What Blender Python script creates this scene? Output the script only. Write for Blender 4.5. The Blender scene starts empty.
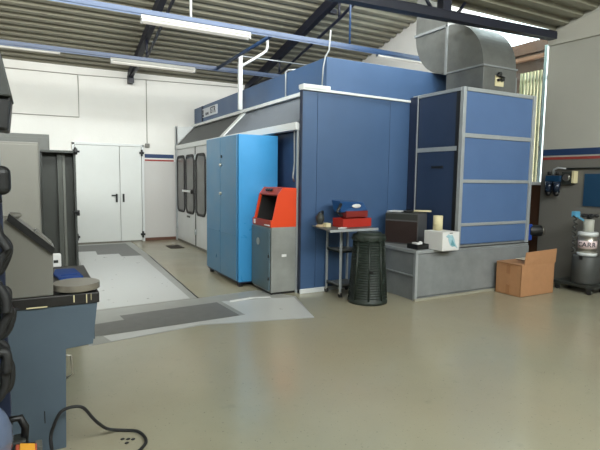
import bpy, bmesh, math, random
from mathutils import Vector, Matrix
random.seed(4)
PI = math.pi
scn = bpy.context.scene
COL = scn.collection

# ------------------------------------------------------------------ materials
def lin(c):
    return tuple(((v/255)/12.92 if v/255 <= .04045 else ((v/255+.055)/1.055)**2.4) for v in c)
MATS = {}
def mat(name, rgb, rough=.5, metal=0., var=.08, scale=4., bump=0., bscale=40., rvar=0., coat=0., stretch=None, spec=.5):
    if name in MATS: return MATS[name]
    m = bpy.data.materials.new(name); m.use_nodes = True
    nt = m.node_tree; N = nt.nodes; L = nt.links
    b = N['Principled BSDF']
    b.inputs['Roughness'].default_value = rough
    b.inputs['Metallic'].default_value = metal
    b.inputs['Specular IOR Level'].default_value = spec
    if coat: b.inputs['Coat Weight'].default_value = coat
    tc = N.new('ShaderNodeTexCoord'); mp = N.new('ShaderNodeMapping')
    if stretch: mp.inputs['Scale'].default_value = stretch
    L.new(tc.outputs['Object'], mp.inputs['Vector'])
    nz = N.new('ShaderNodeTexNoise'); nz.inputs['Scale'].default_value = scale
    nz.inputs['Detail'].default_value = 5; nz.inputs['Roughness'].default_value = .6
    L.new(mp.outputs['Vector'], nz.inputs['Vector'])
    r = N.new('ShaderNodeValToRGB')
    c = lin(rgb)
    r.color_ramp.elements[0].position = .3; r.color_ramp.elements[1].position = .7
    r.color_ramp.elements[0].color = (*[v*(1-var) for v in c], 1)
    r.color_ramp.elements[1].color = (*[min(1, v*(1+var)) for v in c], 1)
    L.new(nz.outputs['Fac'], r.inputs['Fac']); L.new(r.outputs['Color'], b.inputs['Base Color'])
    if rvar:
        mr = N.new('ShaderNodeMapRange')
        mr.inputs['To Min'].default_value = max(0.02, rough-rvar); mr.inputs['To Max'].default_value = rough+rvar
        mr.inputs['From Min'].default_value = .3; mr.inputs['From Max'].default_value = .7
        L.new(nz.outputs['Fac'], mr.inputs['Value']); L.new(mr.outputs['Result'], b.inputs['Roughness'])
    if bump:
        n2 = N.new('ShaderNodeTexNoise'); n2.inputs['Scale'].default_value = bscale; n2.inputs['Detail'].default_value = 4
        L.new(mp.outputs['Vector'], n2.inputs['Vector'])
        bp = N.new('ShaderNodeBump'); bp.inputs['Strength'].default_value = bump; bp.inputs['Distance'].default_value = .01
        L.new(n2.outputs['Fac'], bp.inputs['Height']); L.new(bp.outputs['Normal'], b.inputs['Normal'])
    MATS[name] = m
    return m
def emit(name, rgb, s, base=(230,230,225)):
    m = mat(name, base, .4, var=.02)
    b = m.node_tree.nodes['Principled BSDF']
    b.inputs['Emission Color'].default_value = (*lin(rgb), 1); b.inputs['Emission Strength'].default_value = s
    return m
def glass(name, tint=(235,245,245), trans=.8):
    m = bpy.data.materials.new(name); m.use_nodes = True
    nt = m.node_tree; N = nt.nodes; L = nt.links; N.clear()
    o = N.new('ShaderNodeOutputMaterial'); t = N.new('ShaderNodeBsdfTransparent'); g = N.new('ShaderNodeBsdfGlossy')
    t.inputs['Color'].default_value = (*lin(tint), 1); g.inputs['Roughness'].default_value = .05
    mx = N.new('ShaderNodeMixShader'); mx.inputs[0].default_value = 1-trans
    L.new(t.outputs[0], mx.inputs[1]); L.new(g.outputs[0], mx.inputs[2]); L.new(mx.outputs[0], o.inputs['Surface'])
    MATS[name] = m
    return m

# ------------------------------------------------------------------ mesh builder
class MB:
    def __init__(s): s.bm = bmesh.new()
    def _poly(s, vs, fs):
        V = [s.bm.verts.new(v) for v in vs]
        out = []
        for f in fs:
            try: out.append(s.bm.faces.new([V[i] for i in f]))
            except ValueError: pass
        return out
    def box(s, x0, x1, y0, y1, z0, z1):
        vs = [(x0,y0,z0),(x1,y0,z0),(x1,y1,z0),(x0,y1,z0),(x0,y0,z1),(x1,y0,z1),(x1,y1,z1),(x0,y1,z1)]
        s._poly(vs, [(0,3,2,1),(4,5,6,7),(0,1,5,4),(1,2,6,5),(2,3,7,6),(3,0,4,7)]); return s
    def prism(s, pts, axis, a0, a1):
        def P(u, v, a):
            return {'X': (a,u,v), 'Y': (u,a,v), 'Z': (u,v,a)}[axis]
        n = len(pts)
        vs = [P(u,v,a0) for u,v in pts]+[P(u,v,a1) for u,v in pts]
        fs = [tuple(range(n))[::-1], tuple(range(n,2*n))]+[(i,(i+1)%n,n+(i+1)%n,n+i) for i in range(n)]
        s._poly(vs, fs); return s
    def hull8(s, lo, hi):   # four bottom points, four top points
        s._poly(list(lo)+list(hi), [(0,3,2,1),(4,5,6,7),(0,1,5,4),(1,2,6,5),(2,3,7,6),(3,0,4,7)]); return s
    def tube(s, pts, r, n=10, closed=False, r2=None, caps=True):
        P = [Vector(p) for p in pts]; m = len(P); rings = []
        prev = None
        for i, p in enumerate(P):
            if closed: t = (P[(i+1) % m]-P[i-1]).normalized()
            else: t = (P[min(i+1,m-1)]-P[max(i-1,0)]).normalized()
            if prev is None:
                a = Vector((0,0,1)) if abs(t.z) < .9 else Vector((1,0,0))
                u = t.cross(a).normalized()
            else:
                u = (prev-t*prev.dot(t)).normalized()
            prev = u; v = t.cross(u)
            rr = r if r2 is None else r+(r2-r)*i/(m-1)
            rings.append([s.bm.verts.new(p+(u*math.cos(2*PI*k/n)+v*math.sin(2*PI*k/n))*rr) for k in range(n)])
        for i in range(m if closed else m-1):
            A, B = rings[i], rings[(i+1) % m]
            for k in range(n):
                f = s.bm.faces.new((A[k],A[(k+1)%n],B[(k+1)%n],B[k])); f.smooth = True
        if not closed and caps:
            s.bm.faces.new(rings[0][::-1]); s.bm.faces.new(rings[-1])
        return s
    def cyl(s, p0, p1, r, n=20, r2=None): return s.tube([p0,p1], r, n, r2=r2)
    def lathe(s, prof, c, n=32, smooth=True):   # prof: (r, z)
        rings = []
        for r, z in prof:
            if r < 1e-5: rings.append([s.bm.verts.new((c[0],c[1],c[2]+z))])
            else: rings.append([s.bm.verts.new((c[0]+r*math.cos(2*PI*k/n), c[1]+r*math.sin(2*PI*k/n), c[2]+z)) for k in range(n)])
        for A, B in zip(rings, rings[1:]):
            for k in range(n):
                a = [A[k%len(A)]] if len(A)==1 else [A[k],A[(k+1)%n]]
                b = [B[0]] if len(B)==1 else [B[(k+1)%n],B[k]]
                if len(a)+len(b) >= 3:
                    f = s.bm.faces.new(a+b); f.smooth = smooth
        for R, rev in ((rings[0], True), (rings[-1], False)):
            if len(R) > 1: s.bm.faces.new(R[::-1] if rev else R)
        return s
    def sphere(s, c, r, sx=1, sy=1, sz=1, u=16, v=10):
        M = Matrix.Translation(c) @ Matrix.Diagonal((sx,sy,sz,1))
        g = bmesh.ops.create_uvsphere(s.bm, u_segments=u, v_segments=v, radius=r, matrix=M)
        for w in g['verts']:
            for f in w.link_faces: f.smooth = True
        return s
    def rot(s, ang, axis, c):
        bmesh.ops.rotate(s.bm, verts=s.bm.verts, cent=Vector(c), matrix=Matrix.Rotation(ang, 3, axis)); return s

WL = {}
def tag(o, label=None, cat=None, group=None, kind=None):
    if label: o['label'] = label
    if cat: o['category'] = cat
    if group: o['group'] = group
    if kind: o['kind'] = kind
    return o
def thing(name, label, cat, loc, group=None):
    o = bpy.data.objects.new(name, None); COL.objects.link(o); o.location = loc
    o.empty_display_size = .1
    WL[o] = Vector(loc); return tag(o, label, cat, group)
def build(mb, name, m, parent=None, bev=0., label=None, cat=None, group=None, kind=None, seg=2):
    bm = mb.bm
    bmesh.ops.recalc_face_normals(bm, faces=bm.faces)
    if parent is not None: org = WL[parent]
    else:
        xs = [v.co for v in bm.verts]
        lo = Vector([min(c[i] for c in xs) for i in range(3)]); hi = Vector([max(c[i] for c in xs) for i in range(3)])
        org = Vector(((lo.x+hi.x)/2, (lo.y+hi.y)/2, lo.z))
    for v in bm.verts: v.co -= org
    me = bpy.data.meshes.new(name); bm.to_mesh(me); bm.free()
    me.materials.append(m)
    o = bpy.data.objects.new(name, me); COL.objects.link(o)
    WL[o] = org
    if parent is not None: o.parent = parent
    else: o.location = org
    if bev:
        md = o.modifiers.new('bevel', 'BEVEL'); md.width = bev; md.segments = seg; md.limit_method = 'ANGLE'; md.angle_limit = math.radians(50)
    return tag(o, label, cat, group, kind)
def struct(mb, name, m, bev=0.): return build(mb, name, m, None, bev, kind='structure')
def text(s, name, m, parent, mtx, size, label=None):
    cu = bpy.data.curves.new(name, 'FONT'); cu.body = s; cu.size = size; cu.extrude = .0015; cu.offset = size*.015
    cu.align_x = 'CENTER'; cu.align_y = 'CENTER'
    to = bpy.data.objects.new(name, cu)
    me = bpy.data.meshes.new_from_object(to)
    bpy.data.objects.remove(to)
    me.transform(Matrix.Translation(-WL[parent]) @ mtx)
    me.materials.clear(); me.materials.append(m)
    o = bpy.data.objects.new(name, me); COL.objects.link(o); o.parent = parent; WL[o] = WL[parent]
    return tag(o, label)
def copy_tree(o, dl, parent=None):
    c = o.copy(); COL.objects.link(c)
    WL[c] = WL[o]+Vector(dl)
    if parent is None: c.location = o.location+Vector(dl)
    else: c.parent = parent
    for ch in list(o.children): copy_tree(ch, dl, c)
    return c
def FACE_NEGX(p): # text readable from -X side: local x -> -Y, local y -> Z
    return Matrix.Translation(p) @ Matrix(((0,0,-1,0),(-1,0,0,0),(0,1,0,0),(0,0,0,1)))
def FACE_NEGY(p): # readable from -Y side
    return Matrix.Translation(p) @ Matrix(((1,0,0,0),(0,0,-1,0),(0,1,0,0),(0,0,0,1)))

# palette
M_blue   = mat('booth blue paint', (60,86,121), .42, var=.05, scale=2, rvar=.06)
M_navy   = mat('deep blue paint', (27,38,62), .5, var=.06)
M_alu    = mat('aluminium trim', (164,169,171), .4, .3, var=.06, scale=8)
M_white  = mat('white enamel', (208,211,210), .35, var=.02)
M_galv   = mat('galvanised sheet', (106,108,105), .42, .35, var=.13, scale=9, rvar=.08)
M_galvd  = mat('weathered galvanised panel', (131,135,136), .5, .15, var=.14, scale=5, rvar=.1)
M_lblue  = mat('light blue enamel', (60,140,194), .32, var=.05, scale=3, rvar=.06)
M_lblue_shade = mat('shaded blue enamel', (62,112,146), .35, var=.09, scale=3, rvar=.08)  # cupboard blue darkened for its door side, shade put into the colour
M_orange = mat('orange enamel', (214,66,24), .4, var=.03)
M_rust   = mat('dark orange enamel', (150,58,34), .5, var=.08)
M_black  = mat('black plastic', (22,23,24), .45, var=.2)
M_rubber = mat('black rubber', (26,27,28), .6, var=.2)
M_dgrey  = mat('dark grey paint', (46,49,46), .5, var=.08)
M_mgrey  = mat('mid grey paint', (88,90,86), .5, var=.04)
M_lgrey  = mat('light grey paint', (114,113,106), .45, var=.03)
M_steel  = mat('brushed steel', (190,186,176), .28, .9, var=.08, scale=20)
M_beam   = mat('blue steel paint', (32,56,88), .4, var=.08)
M_beamd  = mat('dark blue steel paint', (16,20,36), .5, var=.1)
M_red    = mat('red enamel', (168,40,28), .4, var=.05)
M_paper  = mat('white card', (214,214,212), .7, var=.02)
M_cream  = mat('cream card', (208,198,158), .7, var=.03)
M_card   = mat('brown cardboard', (172,126,88), .8, var=.05, scale=10)
M_green  = mat('dark green plastic', (30,40,34), .5, var=.1)
M_brown  = mat('brown painted cladding', (66,40,22), .7, var=.15, scale=6)

# ------------------------------------------------------------------ room dimensions
YB = 11.93; XR = 7.1; XL = -3.6; YF = -2.0; YV = 4.95
def zfar(y): return 3.88+(YB-y)*.24
def znear(y): return 3.83+(YV-y)*.25

# floor
def floor_mat():
    m = mat('worn resin concrete', (150,148,128), .3, var=.10, scale=.7)
    nt = m.node_tree; N = nt.nodes; L = nt.links; b = N['Principled BSDF']
    tc = [n for n in N if n.type == 'TEX_COORD'][0]
    base0 = b.inputs['Base Color'].links[0].from_socket
    n0 = N.new('ShaderNodeTexNoise'); n0.inputs['Scale'].default_value = .45; n0.inputs['Detail'].default_value = 3
    L.new(tc.outputs['Object'], n0.inputs['Vector'])
    m0 = N.new('ShaderNodeMapRange'); m0.inputs['From Min'].default_value = .38; m0.inputs['From Max'].default_value = .66; m0.inputs['To Max'].default_value = .55
    L.new(n0.outputs['Fac'], m0.inputs['Value'])
    x0_ = N.new('ShaderNodeMix'); x0_.data_type = 'RGBA'; x0_.inputs['B'].default_value = (*lin((160,147,124)), 1)
    L.new(m0.outputs['Result'], x0_.inputs['Factor']); L.new(base0, x0_.inputs['A'])
    base = x0_.outputs['Result']
    # scattered small dark spots and fine scuffs
    n1 = N.new('ShaderNodeTexNoise'); n1.inputs['Scale'].default_value = 9; n1.inputs['Detail'].default_value = 8
    L.new(tc.outputs['Object'], n1.inputs['Vector'])
    r1 = N.new('ShaderNodeMapRange'); r1.inputs['From Min'].default_value = .64; r1.inputs['From Max'].default_value = .74
    r1.inputs['To Max'].default_value = .13
    L.new(n1.outputs['Fac'], r1.inputs['Value'])
    mx = N.new('ShaderNodeMix'); mx.data_type = 'RGBA'
    mx.inputs['B'].default_value = (*lin((96,94,82)), 1)
    L.new(r1.outputs['Result'], mx.inputs['Factor']); L.new(base, mx.inputs['A'])
    n3 = N.new('ShaderNodeTexNoise'); n3.inputs['Scale'].default_value = 60; n3.inputs['Detail'].default_value = 3
    L.new(tc.outputs['Object'], n3.inputs['Vector'])
    r3 = N.new('ShaderNodeMapRange'); r3.inputs['From Min'].default_value = .66; r3.inputs['From Max'].default_value = .72; r3.inputs['To Max'].default_value = .5
    L.new(n3.outputs['Fac'], r3.inputs['Value'])
    mx2 = N.new('ShaderNodeMix'); mx2.data_type = 'RGBA'; mx2.inputs['B'].default_value = (*lin((70,66,56)), 1)
    L.new(r3.outputs['Result'], mx2.inputs['Factor']); L.new(mx.outputs['Result'], mx2.inputs['A'])
    L.new(mx2.outputs['Result'], b.inputs['Base Color'])
    n2 = N.new('ShaderNodeTexNoise'); n2.inputs['Scale'].default_value = 2.2; n2.inputs['Detail'].default_value = 6
    L.new(tc.outputs['Object'], n2.inputs['Vector'])
    mr = N.new('ShaderNodeMapRange'); mr.inputs['From Min'].default_value = .3; mr.inputs['From Max'].default_value = .7
    mr.inputs['To Min'].default_value = .13; mr.inputs['To Max'].default_value = .26
    L.new(n2.outputs['Fac'], mr.inputs['Value']); L.new(mr.outputs['Result'], b.inputs['Roughness'])
    return m
struct(MB().box(XL-.2, XR+.2, YF-.2, YB+.2, -.2, 0), 'floor', floor_mat())

# walls: upper plaster, lower painted dado below z = 1.88
def wall_mat(name, up, low, zsplit=1.88):
    m = mat(name, up, .75, var=.04, scale=.9, bump=.15, bscale=25)
    nt = m.node_tree; N = nt.nodes; L = nt.links; b = N['Principled BSDF']
    base = b.inputs['Base Color'].links[0].from_socket
    tc = [n for n in N if n.type == 'TEX_COORD'][0]
    sp = N.new('ShaderNodeSeparateXYZ'); L.new(tc.outputs['Object'], sp.inputs[0])
    g = N.new('ShaderNodeMath'); g.operation = 'LESS_THAN'; g.inputs[1].default_value = zsplit
    L.new(sp.outputs['Z'], g.inputs[0])
    mx = N.new('ShaderNodeMix'); mx.data_type = 'RGBA'; mx.inputs['B'].default_value = (*lin(low), 1)
    L.new(g.outputs[0], mx.inputs['Factor']); L.new(base, mx.inputs['A']); L.new(mx.outputs['Result'], b.inputs['Base Color'])
    return m
MW_back = wall_mat('white plaster wall', (222,221,216), (192,190,187))
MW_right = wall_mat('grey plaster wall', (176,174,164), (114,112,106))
struct(MB().box(XL-.2, XR+.2, YB, YB+.2, 0, 4.1), 'wall_back', MW_back)
w = MB()
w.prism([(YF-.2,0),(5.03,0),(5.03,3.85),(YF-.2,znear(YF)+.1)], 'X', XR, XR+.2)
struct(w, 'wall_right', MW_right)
struct(MB().prism([(7.25,0),(YB,0),(YB,3.98),(7.25,zfar(7.25)+.1)], 'X', XR, XR+.2), 'wall_right.001', MW_back)
struct(MB().prism([(YF-.2,0),(YB,0),(YB,3.98),(YV,5.6),(YV,3.9),(YF-.2,znear(YF)+.1)], 'X', XL-.2, XL), 'wall_left', MW_back)
struct(MB().box(XL, XR, YF-.2, YF, 0, 3.9), 'wall_front', MW_back)
struct(MB().box(XR+.04, XR+.16, 5.03, 7.25, 0, 1.48), 'trim_1', M_brown)

# corrugated roofs
def roof(y0, y1, zf, name, m):
    pitch = .21; pts = []
    y = y0
    lo, hi = [], []
    while y < y1-1e-6:
        for d, h in ((0,0),(.08,0),(.105,.05),(.185,.05),(.21,0)):
            yy = min(y+d, y1); pts.append((yy, zf(yy)+h))
        y += pitch
    seen = []
    for p in pts:
        if not seen or abs(p[0]-seen[-1][0]) > 1e-5 : seen.append(p)
    b = MB()
    bm = b.bm
    x0, x1 = XL-.25, XR+.25
    A = [bm.verts.new((x0,y,z)) for y,z in seen]; B = [bm.verts.new((x1,y,z)) for y,z in seen]
    C_ = [bm.verts.new((x0,y,zf(y)+.09)) for y,z in seen]; D = [bm.verts.new((x1,y,zf(y)+.09)) for y,z in seen]
    n = len(seen)
    for i in range(n-1):
        bm.faces.new((A[i],A[i+1],B[i+1],B[i])); bm.faces.new((C_[i],D[i],D[i+1],C_[i+1]))
        bm.faces.new((A[i],C_[i],C_[i+1],A[i+1])); bm.faces.new((B[i],B[i+1],D[i+1],D[i]))
    bm.faces.new((A[0],B[0],D[0],C_[0])); bm.faces.new((A[-1],C_[-1],D[-1],B[-1]))
    return struct(b, name, m)
M_roof = mat('grey olive roof sheet', (128,125,109), .5, .0, var=.06, scale=1.5)
roof(YV, YB+.2, zfar, 'ceiling', M_roof)
roof(YF-.2, YV, znear, 'ceiling.001', M_roof)

# saw-tooth glazing above the valley, and a second one behind the camera
glass('clear glazing', trans=.94); MG = MATS['clear glazing']
def glazing(y, z0, z1, name):
    r = thing(name, None, None, (1.7, y, z0)); r['kind'] = 'structure'
    f = MB(); f.box(XL, XR, y-.03, y+.03, z0, z0+.05); f.box(XL, XR, y-.03, y+.03, z1-.05, z1)
    k = 12
    for i in range(k+1):
        x = XL+(XR-XL)*i/k; f.box(x-.02, x+.02, y-.03, y+.03, z0, z1)
    build(f, 'frame', M_alu, r); build(MB().box(XL, XR, y-.005, y+.005, z0+.03, z1-.03), 'pane', MG, r)
glazing(4.98, 3.93, 5.53, 'window_1')
glazing(YF-.1, 3.9, 5.5, 'window_2')
# tall side window with white post, right wall
r = thing('window_3', None, None, (XR+.05, 6.1, 1.48)); r['kind'] = 'structure'
f = MB(); f.box(XR+.03, XR+.19, 5.03, 5.055, 1.48, 3.95); f.box(XR+.0, XR+.18, 5.03, 7.25, 1.48, 1.53)
f.box(XR+.02, XR+.14, 7.19, 7.25, 1.53, 5.0)
build(f, 'frame', M_white, r, .004)
build(MB().prism([(5.10,1.53),(7.19,1.53),(7.19,4.98),(5.10,5.48)], 'X', XR+.08, XR+.09), 'pane', MG, r)

# painted stripes, baseboard, beam on right wall
M_sblue = mat('stripe blue', (34,58,98), .6, var=.04); M_sred = mat('stripe red', (146,58,52), .6, var=.04)
struct(MB().box(2.34, 3.02, YB-.006, YB, 1.96, 2.05), 'trim_2', M_sblue)
struct(MB().box(2.34, 3.02, YB-.006, YB, 1.885, 1.925), 'trim_3', M_sred)
struct(MB().box(XR-.006, XR, YF, 5.02, 1.94, 2.035), 'trim_4', M_sblue)
struct(MB().box(XR-.006, XR, YF, 5.02, 1.875, 1.915), 'trim_5', M_sred)
struct(MB().box(2.30, 3.05, YB-.02, YB, 0, .07), 'baseboard_back', mat('red brown skirting', (92,58,44), .6))
struct(MB().prism([(YF,3.50),(5.03,3.62),(5.03,3.80),(YF,5.1)], 'X', XR-.03, XR), 'trim_6', mat('pale concrete', (186,183,172), .8, var=.05, scale=2))

# ------------------------------------------------------------------ door_1 (double leaf)
d = thing('door_1', None, None, (1.56, YB, 0)); d['kind'] = 'structure'
build(MB().box(.79,.84,YB-.07,YB,0,2.25).box(2.26,2.31,YB-.07,YB,0,2.25).box(.79,2.31,YB-.07,YB,2.205,2.26), 'door_frame', M_white, d, .004)
M_dleaf = mat('white door leaf', (208,211,208), .4, var=.015)
for x0, x1 in ((.85,1.765),(1.777,2.25)):
    lf = build(MB().box(x0,x1,YB-.055,YB-.01,0.03,2.20), 'door_leaf', M_dleaf, d, .004)
h = MB().box(1.58,1.70,YB-.10,YB-.08,1.07,1.10).box(1.67,1.71,YB-.10,YB-.055,.93,1.12)
build(h, 'door_handle', M_black, d, .004)
build(MB().box(1.82,1.86,YB-.09,YB-.055,.93,1.12), 'lock_plate', M_black, d, .004)
for x in (.85, 2.26):
    for z in (.15, 2.05):
        sg = 1
        hb = MB().cyl((x,YB-.09,z-.06),(x,YB-.09,z+.09),.022,10).box(x-.05,x+.05,YB-.1,YB-.055,z-.01,z+.04)
        build(hb, 'hinge', M_black, d, .003)
build(MB().box(.86,2.24,YB-.056,YB-.008,0,.028), 'threshold_seal', mat('seal grey', (110,108,100), .6), d)

# conduits on the back wall
def conduit(pts, r, label, m=mat('grey conduit', (150,148,140), .5)):
    return build(MB().tube(pts, r, 8), 'conduit', m, label=label, cat='conduit')
yc = YB-.015
conduit([(-.9,yc,3.70),(1.0,yc,3.71),(2.42,yc,3.75),(4.7,yc,3.80)], .009, 'thin grey conduit running along the top of the white back wall under the roof')
conduit([(.955,yc,3.695),(.955,yc,2.80),(-.5,yc,2.79)], .009, 'thin conduit dropping then turning left on the white wall above the grey lockers')
conduit([(2.40,yc,3.735),(2.40,yc,2.30)], .008, 'thin vertical conduit dropping to the small junction box right of the white double door')
j = MB().box(2.35,2.45,YB-.05,YB,2.20,2.29)
build(j, 'junction_box', M_lgrey, bev=.006, label='small grey junction box on white wall above right corner of the double door', cat='junction box')
# floor grating
g = thing('floor_grate', 'small rusty brown floor grate beside the white booth doors', 'grate', (2.69,10.62,0))
build(MB().box(2.55,2.84,10.38,10.87,.0,.008), 'frame', mat('rusty iron', (58,52,44), .7, var=.2, scale=20), g)
b = MB()
for i in range(9): b.box(2.57+i*.03, 2.582+i*.03, 10.40, 10.85, .008, .013)
build(b, 'bars', mat('rusty iron'  , (92,74,56)), g)

# ------------------------------------------------------------------ roof steel
def truss(x, label):
    t = thing('roof_truss', label, 'roof truss', (x, 8.4, 3.7), group='rafters under the far roof')
    w_ = .055
    b = MB()
    b.prism([(5.1,zfar(5.1)-.02),(11.9,zfar(11.9)-.02),(11.9,zfar(11.9)-.17),(5.1,zfar(5.1)-.24)], 'X', x-w_, x+w_)
    build(b, 'top_chord', M_beamd, t, .004)
    rod = [(5.3,5.18),(7.0,4.54),(7.6,4.37),(9.95,3.84),(11.8,3.76)]
    build(MB().tube([(x,y,z) for y,z in rod], .028, 8), 'tie_rod', M_beamd, t)
    for y, zr in ((7.62,4.38),(10.02,3.85)):
        build(MB().cyl((x,y,zr),(x,y,zfar(y)-.16),.024,8), 'strut', M_beamd, t)
    build(MB().prism([(11.93,3.62),(11.72,3.62),(11.72,3.72),(11.8,3.80),(11.93,3.80)], 'X', x-.06, x+.06), 'bearing_bracket', M_beamd, t, .004)
    build(MB().box(x+.055,x+.19,8.0,8.1,zfar(8.05)-.22,zfar(8.05)-.14), 'cleat', M_beamd, t)
truss(2.04, 'dark blue sloping rafter with thin tie rod above the white double door')
truss(4.90, 'dark blue sloping rafter with tie rod passing behind the booth top')
def crossbeam(y, label, hang):
    t = thing('crossbeam', label, 'beam', (2, y, 3.63), group='slim blue crossbeams carrying the lamps')
    b = MB(); b.box(XL, XR, y-.03, y+.03, 3.640, 3.648); b.box(XL, XR, y-.004, y+.004, 3.648, 3.702); b.box(XL, XR, y-.03, y+.03, 3.70, 3.708)
    b.box(XL, XR, y-.03, y-.022, 3.62, 3.70)
    build(b, 'rail', M_beam, t)
    for x, mm in hang: build(MB().cyl((x,y,3.7),(x,y,zfar(y)+.01),.017,8), 'hanger_rod', mm, t, label=('white hanger rod' if mm is M_white else None))
crossbeam(6.84, 'near bright blue crossbeam that carries the long white lamp', [(1.99,M_white),(4.61,M_beam)])
crossbeam(9.55, 'farther blue crossbeam close to the back wall', [(-.9,M_beam)])
build(MB().cyl((3.255,6.86,3.68),(3.305,9.53,3.68),.03,8), 'wind_brace', M_beam, label='slim blue brace joining the two crossbeams behind the white pole', cat='brace')
# valley girder
g = thing('valley_girder', 'very dark steel girder across the upper right, under the bright gap', 'girder', (1.8,4.88,3.58))
def gz(x): return 3.485+.0283*x
def gbar(y0,y1,a,b_):
    return ([(XL,y0,gz(XL)+a),(6.94,y0,gz(XR)+a),(6.94,y1,gz(XR)+a),(XL,y1,gz(XL)+a)],[(XL,y0,gz(XL)+b_),(6.94,y0,gz(XR)+b_),(6.94,y1,gz(XR)+b_),(XL,y1,gz(XL)+b_)])
b = MB(); b.hull8(*gbar(4.80,4.92,-.03,-.015)).hull8(*gbar(4.85,4.865,-.015,.065)).hull8(*gbar(4.80,4.92,.065,.08)).hull8(*gbar(4.795,4.80,-.03,.06))
build(b, 'bottom_chord', M_beamd, g)
for x in (-1.2,1.75,4.72):
    build(MB().box(x-.07,x+.07,4.80,4.92,gz(x)+.08,znear(4.86)+.01), 'post', M_beamd, g, .004)
    for q in (-1,1): build(MB().tube([(x+q*.22,4.86,gz(x)+.08),(x+q*.28,4.86,gz(x)+.14),(x+q*.36,4.86,znear(4.86)+.01)],.022,8), 'stub_brace', M_beamd, g)

# ------------------------------------------------------------------ fluorescent lamps
M_tube = emit('lamp tube', (255,250,235), .22, (150,150,146))
M_house = mat('lamp housing white', (150,150,145), .4, var=.02)
def lamp(x, y, label):
    t = thing('fluorescent_lamp', label, 'lamp', (x,y,3.53), group='twin tube lamps under the crossbeams')
    build(MB().prism([(y-.03,3.64),(y+.03,3.64),(y+.055,3.585),(y-.055,3.585)], 'X', x-.77, x+.77), 'housing', M_house, t, .004)
    for dy in (-.045,.045):
        build(MB().cyl((x-.74,y+dy,3.562),(x+.74,y+dy,3.562),.018,12), 'tube', M_tube, t)
        for e in (-.765,.74): build(MB().box(x+e,x+e+.025,y+dy-.015,y+dy+.015,3.54,3.60), 'lamp_holder', M_house, t)
    return t
L1 = lamp(2.09, 6.84, 'long white twin tube lamp under the near crossbeam, left of the white pole')
def place_lamp(dx, dy, label):
    c = copy_tree(L1, (dx,dy,0)); c['label'] = label; return c
place_lamp(-.015, 2.71, 'white twin tube lamp on the far crossbeam, directly in front of the back wall')
lc = place_lamp(-2.36, 2.71, 'thin white lamp at far left edge on the far crossbeam')
lc.scale = (1,.55,.5); lc.location.z += .055
ld_ = place_lamp(3.85, 0, 'white lamp beneath the near crossbeam beside the big duct')

ld_.scale = (1,.6,.5); ld_.location.z += .055

# ------------------------------------------------------------------ paint booth
XS = 3.07; YFt = 5.65; YE = 11.9
bt = thing('spray_booth', 'large blue spray booth with white windowed doors and sloping grey roof panels', 'booth', (5.0,8.7,0))
# core walls
build(MB().box(3.50,7.0,YFt+.06,YE,.02,2.66), 'inner_shell', M_navy, bt)
# front panel sheets (facing the camera)
for x0, x1 in ((3.105,3.325),(3.33,4.53),(4.535,5.0)):
    build(MB().box(x0,x1,YFt,YFt+.06,.06,2.665), 'front_panel', M_blue, bt, .003)
build(MB().box(3.09,3.49,YFt-.02,YFt+.065,0,.06), 'kick_strip', M_white, bt, .003, label='white kick strip')
build(MB().box(3.49,5.0,YFt+.005,YFt+.065,0,.06), 'kick_strip', M_alu, bt, .003)
build(MB().hull8([(3.09,YFt-.025,2.675),(4.90,YFt-.025,2.655),(4.90,YFt+.07,2.655),(3.09,YFt+.07,2.675)],[(3.09,YFt-.025,2.71),(4.90,YFt-.025,2.685),(4.90,YFt+.07,2.685),(3.09,YFt+.07,2.71)]), 'top_trim', M_white, bt, .004)
build(MB().box(3.095,3.46,YFt-.03,YFt+.10,2.70,2.75), 'corner_cap', M_white, bt, .004)
build(MB().box(3.09,3.105,YFt-.005,YFt+.06,.0,2.68), 'corner_post', M_navy, bt, .003)
# recessed side panel near the front corner, its shade put into a darker blue
build(MB().box(3.20,3.26,YFt+.06,8.2,.06,2.16), 'side_panel', mat('recess shade blue', (44,66,100), .45), bt)
build(MB().box(3.07,3.10,YFt+.075,YFt+.10,.0,2.17), 'side_post', M_alu, bt, .003)
# header rail above the doors
build(MB().box(3.04,3.14,YFt+.07,YE,2.17,2.27), 'header_rail', M_white, bt, .006)
build(MB().box(3.06,3.16,8.2,YE,.0,.045), 'door_sill', mat('seal grey', (110,108,100)), bt)
# sloping roof panels between header rail and plenum
def slope(y0, y1, m, nm):
    b = MB(); b.hull8([(3.06,y0,2.27),(3.06,y1,2.27),(3.12,y1,2.23),(3.12,y0,2.23)], [(3.50,y0,2.72),(3.50,y1,2.72),(3.55,y1,2.69),(3.55,y0,2.69)])
    build(b, nm, m, bt, .002)
M_mesh1 = mat('grey filter panel', (80,82,82), .6, var=.08, scale=12); M_mesh2 = mat('blue grey filter panel', (104,110,118), .5, var=.05, scale=12)
slope(5.72, 8.50, M_mesh2, 'roof_panel'); slope(8.70, 11.72, M_mesh1, 'roof_panel')
def slope_bar(y0, y1):
    b = MB(); b.hull8([(3.045,y0,2.275),(3.045,y1,2.275),(3.12,y1,2.23),(3.12,y0,2.23)], [(3.485,y0,2.735),(3.485,y1,2.735),(3.55,y1,2.69),(3.55,y0,2.69)])
    build(b, 'slope_bar', M_white, bt, .003)
slope_bar(8.50, 8.70)
build(MB().box(3.44,3.58,5.74,YE,2.72,2.775), 'plenum_trim', M_white, bt, .005)
b = MB().prism([(3.05,2.27),(3.05,2.70),(3.50,2.74)], 'Y', YE-.12, YE-.06); build(b, 'end_plate', M_white, bt)
build(MB().box(3.04,3.08,YE-.12,YE-.05,.0,2.72), 'end_post', M_alu, bt, .003)
build(MB().cyl((3.09,5.72,2.28),(3.30,5.66,2.5),.008,8), 'stay_rod', M_alu, bt)
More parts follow.
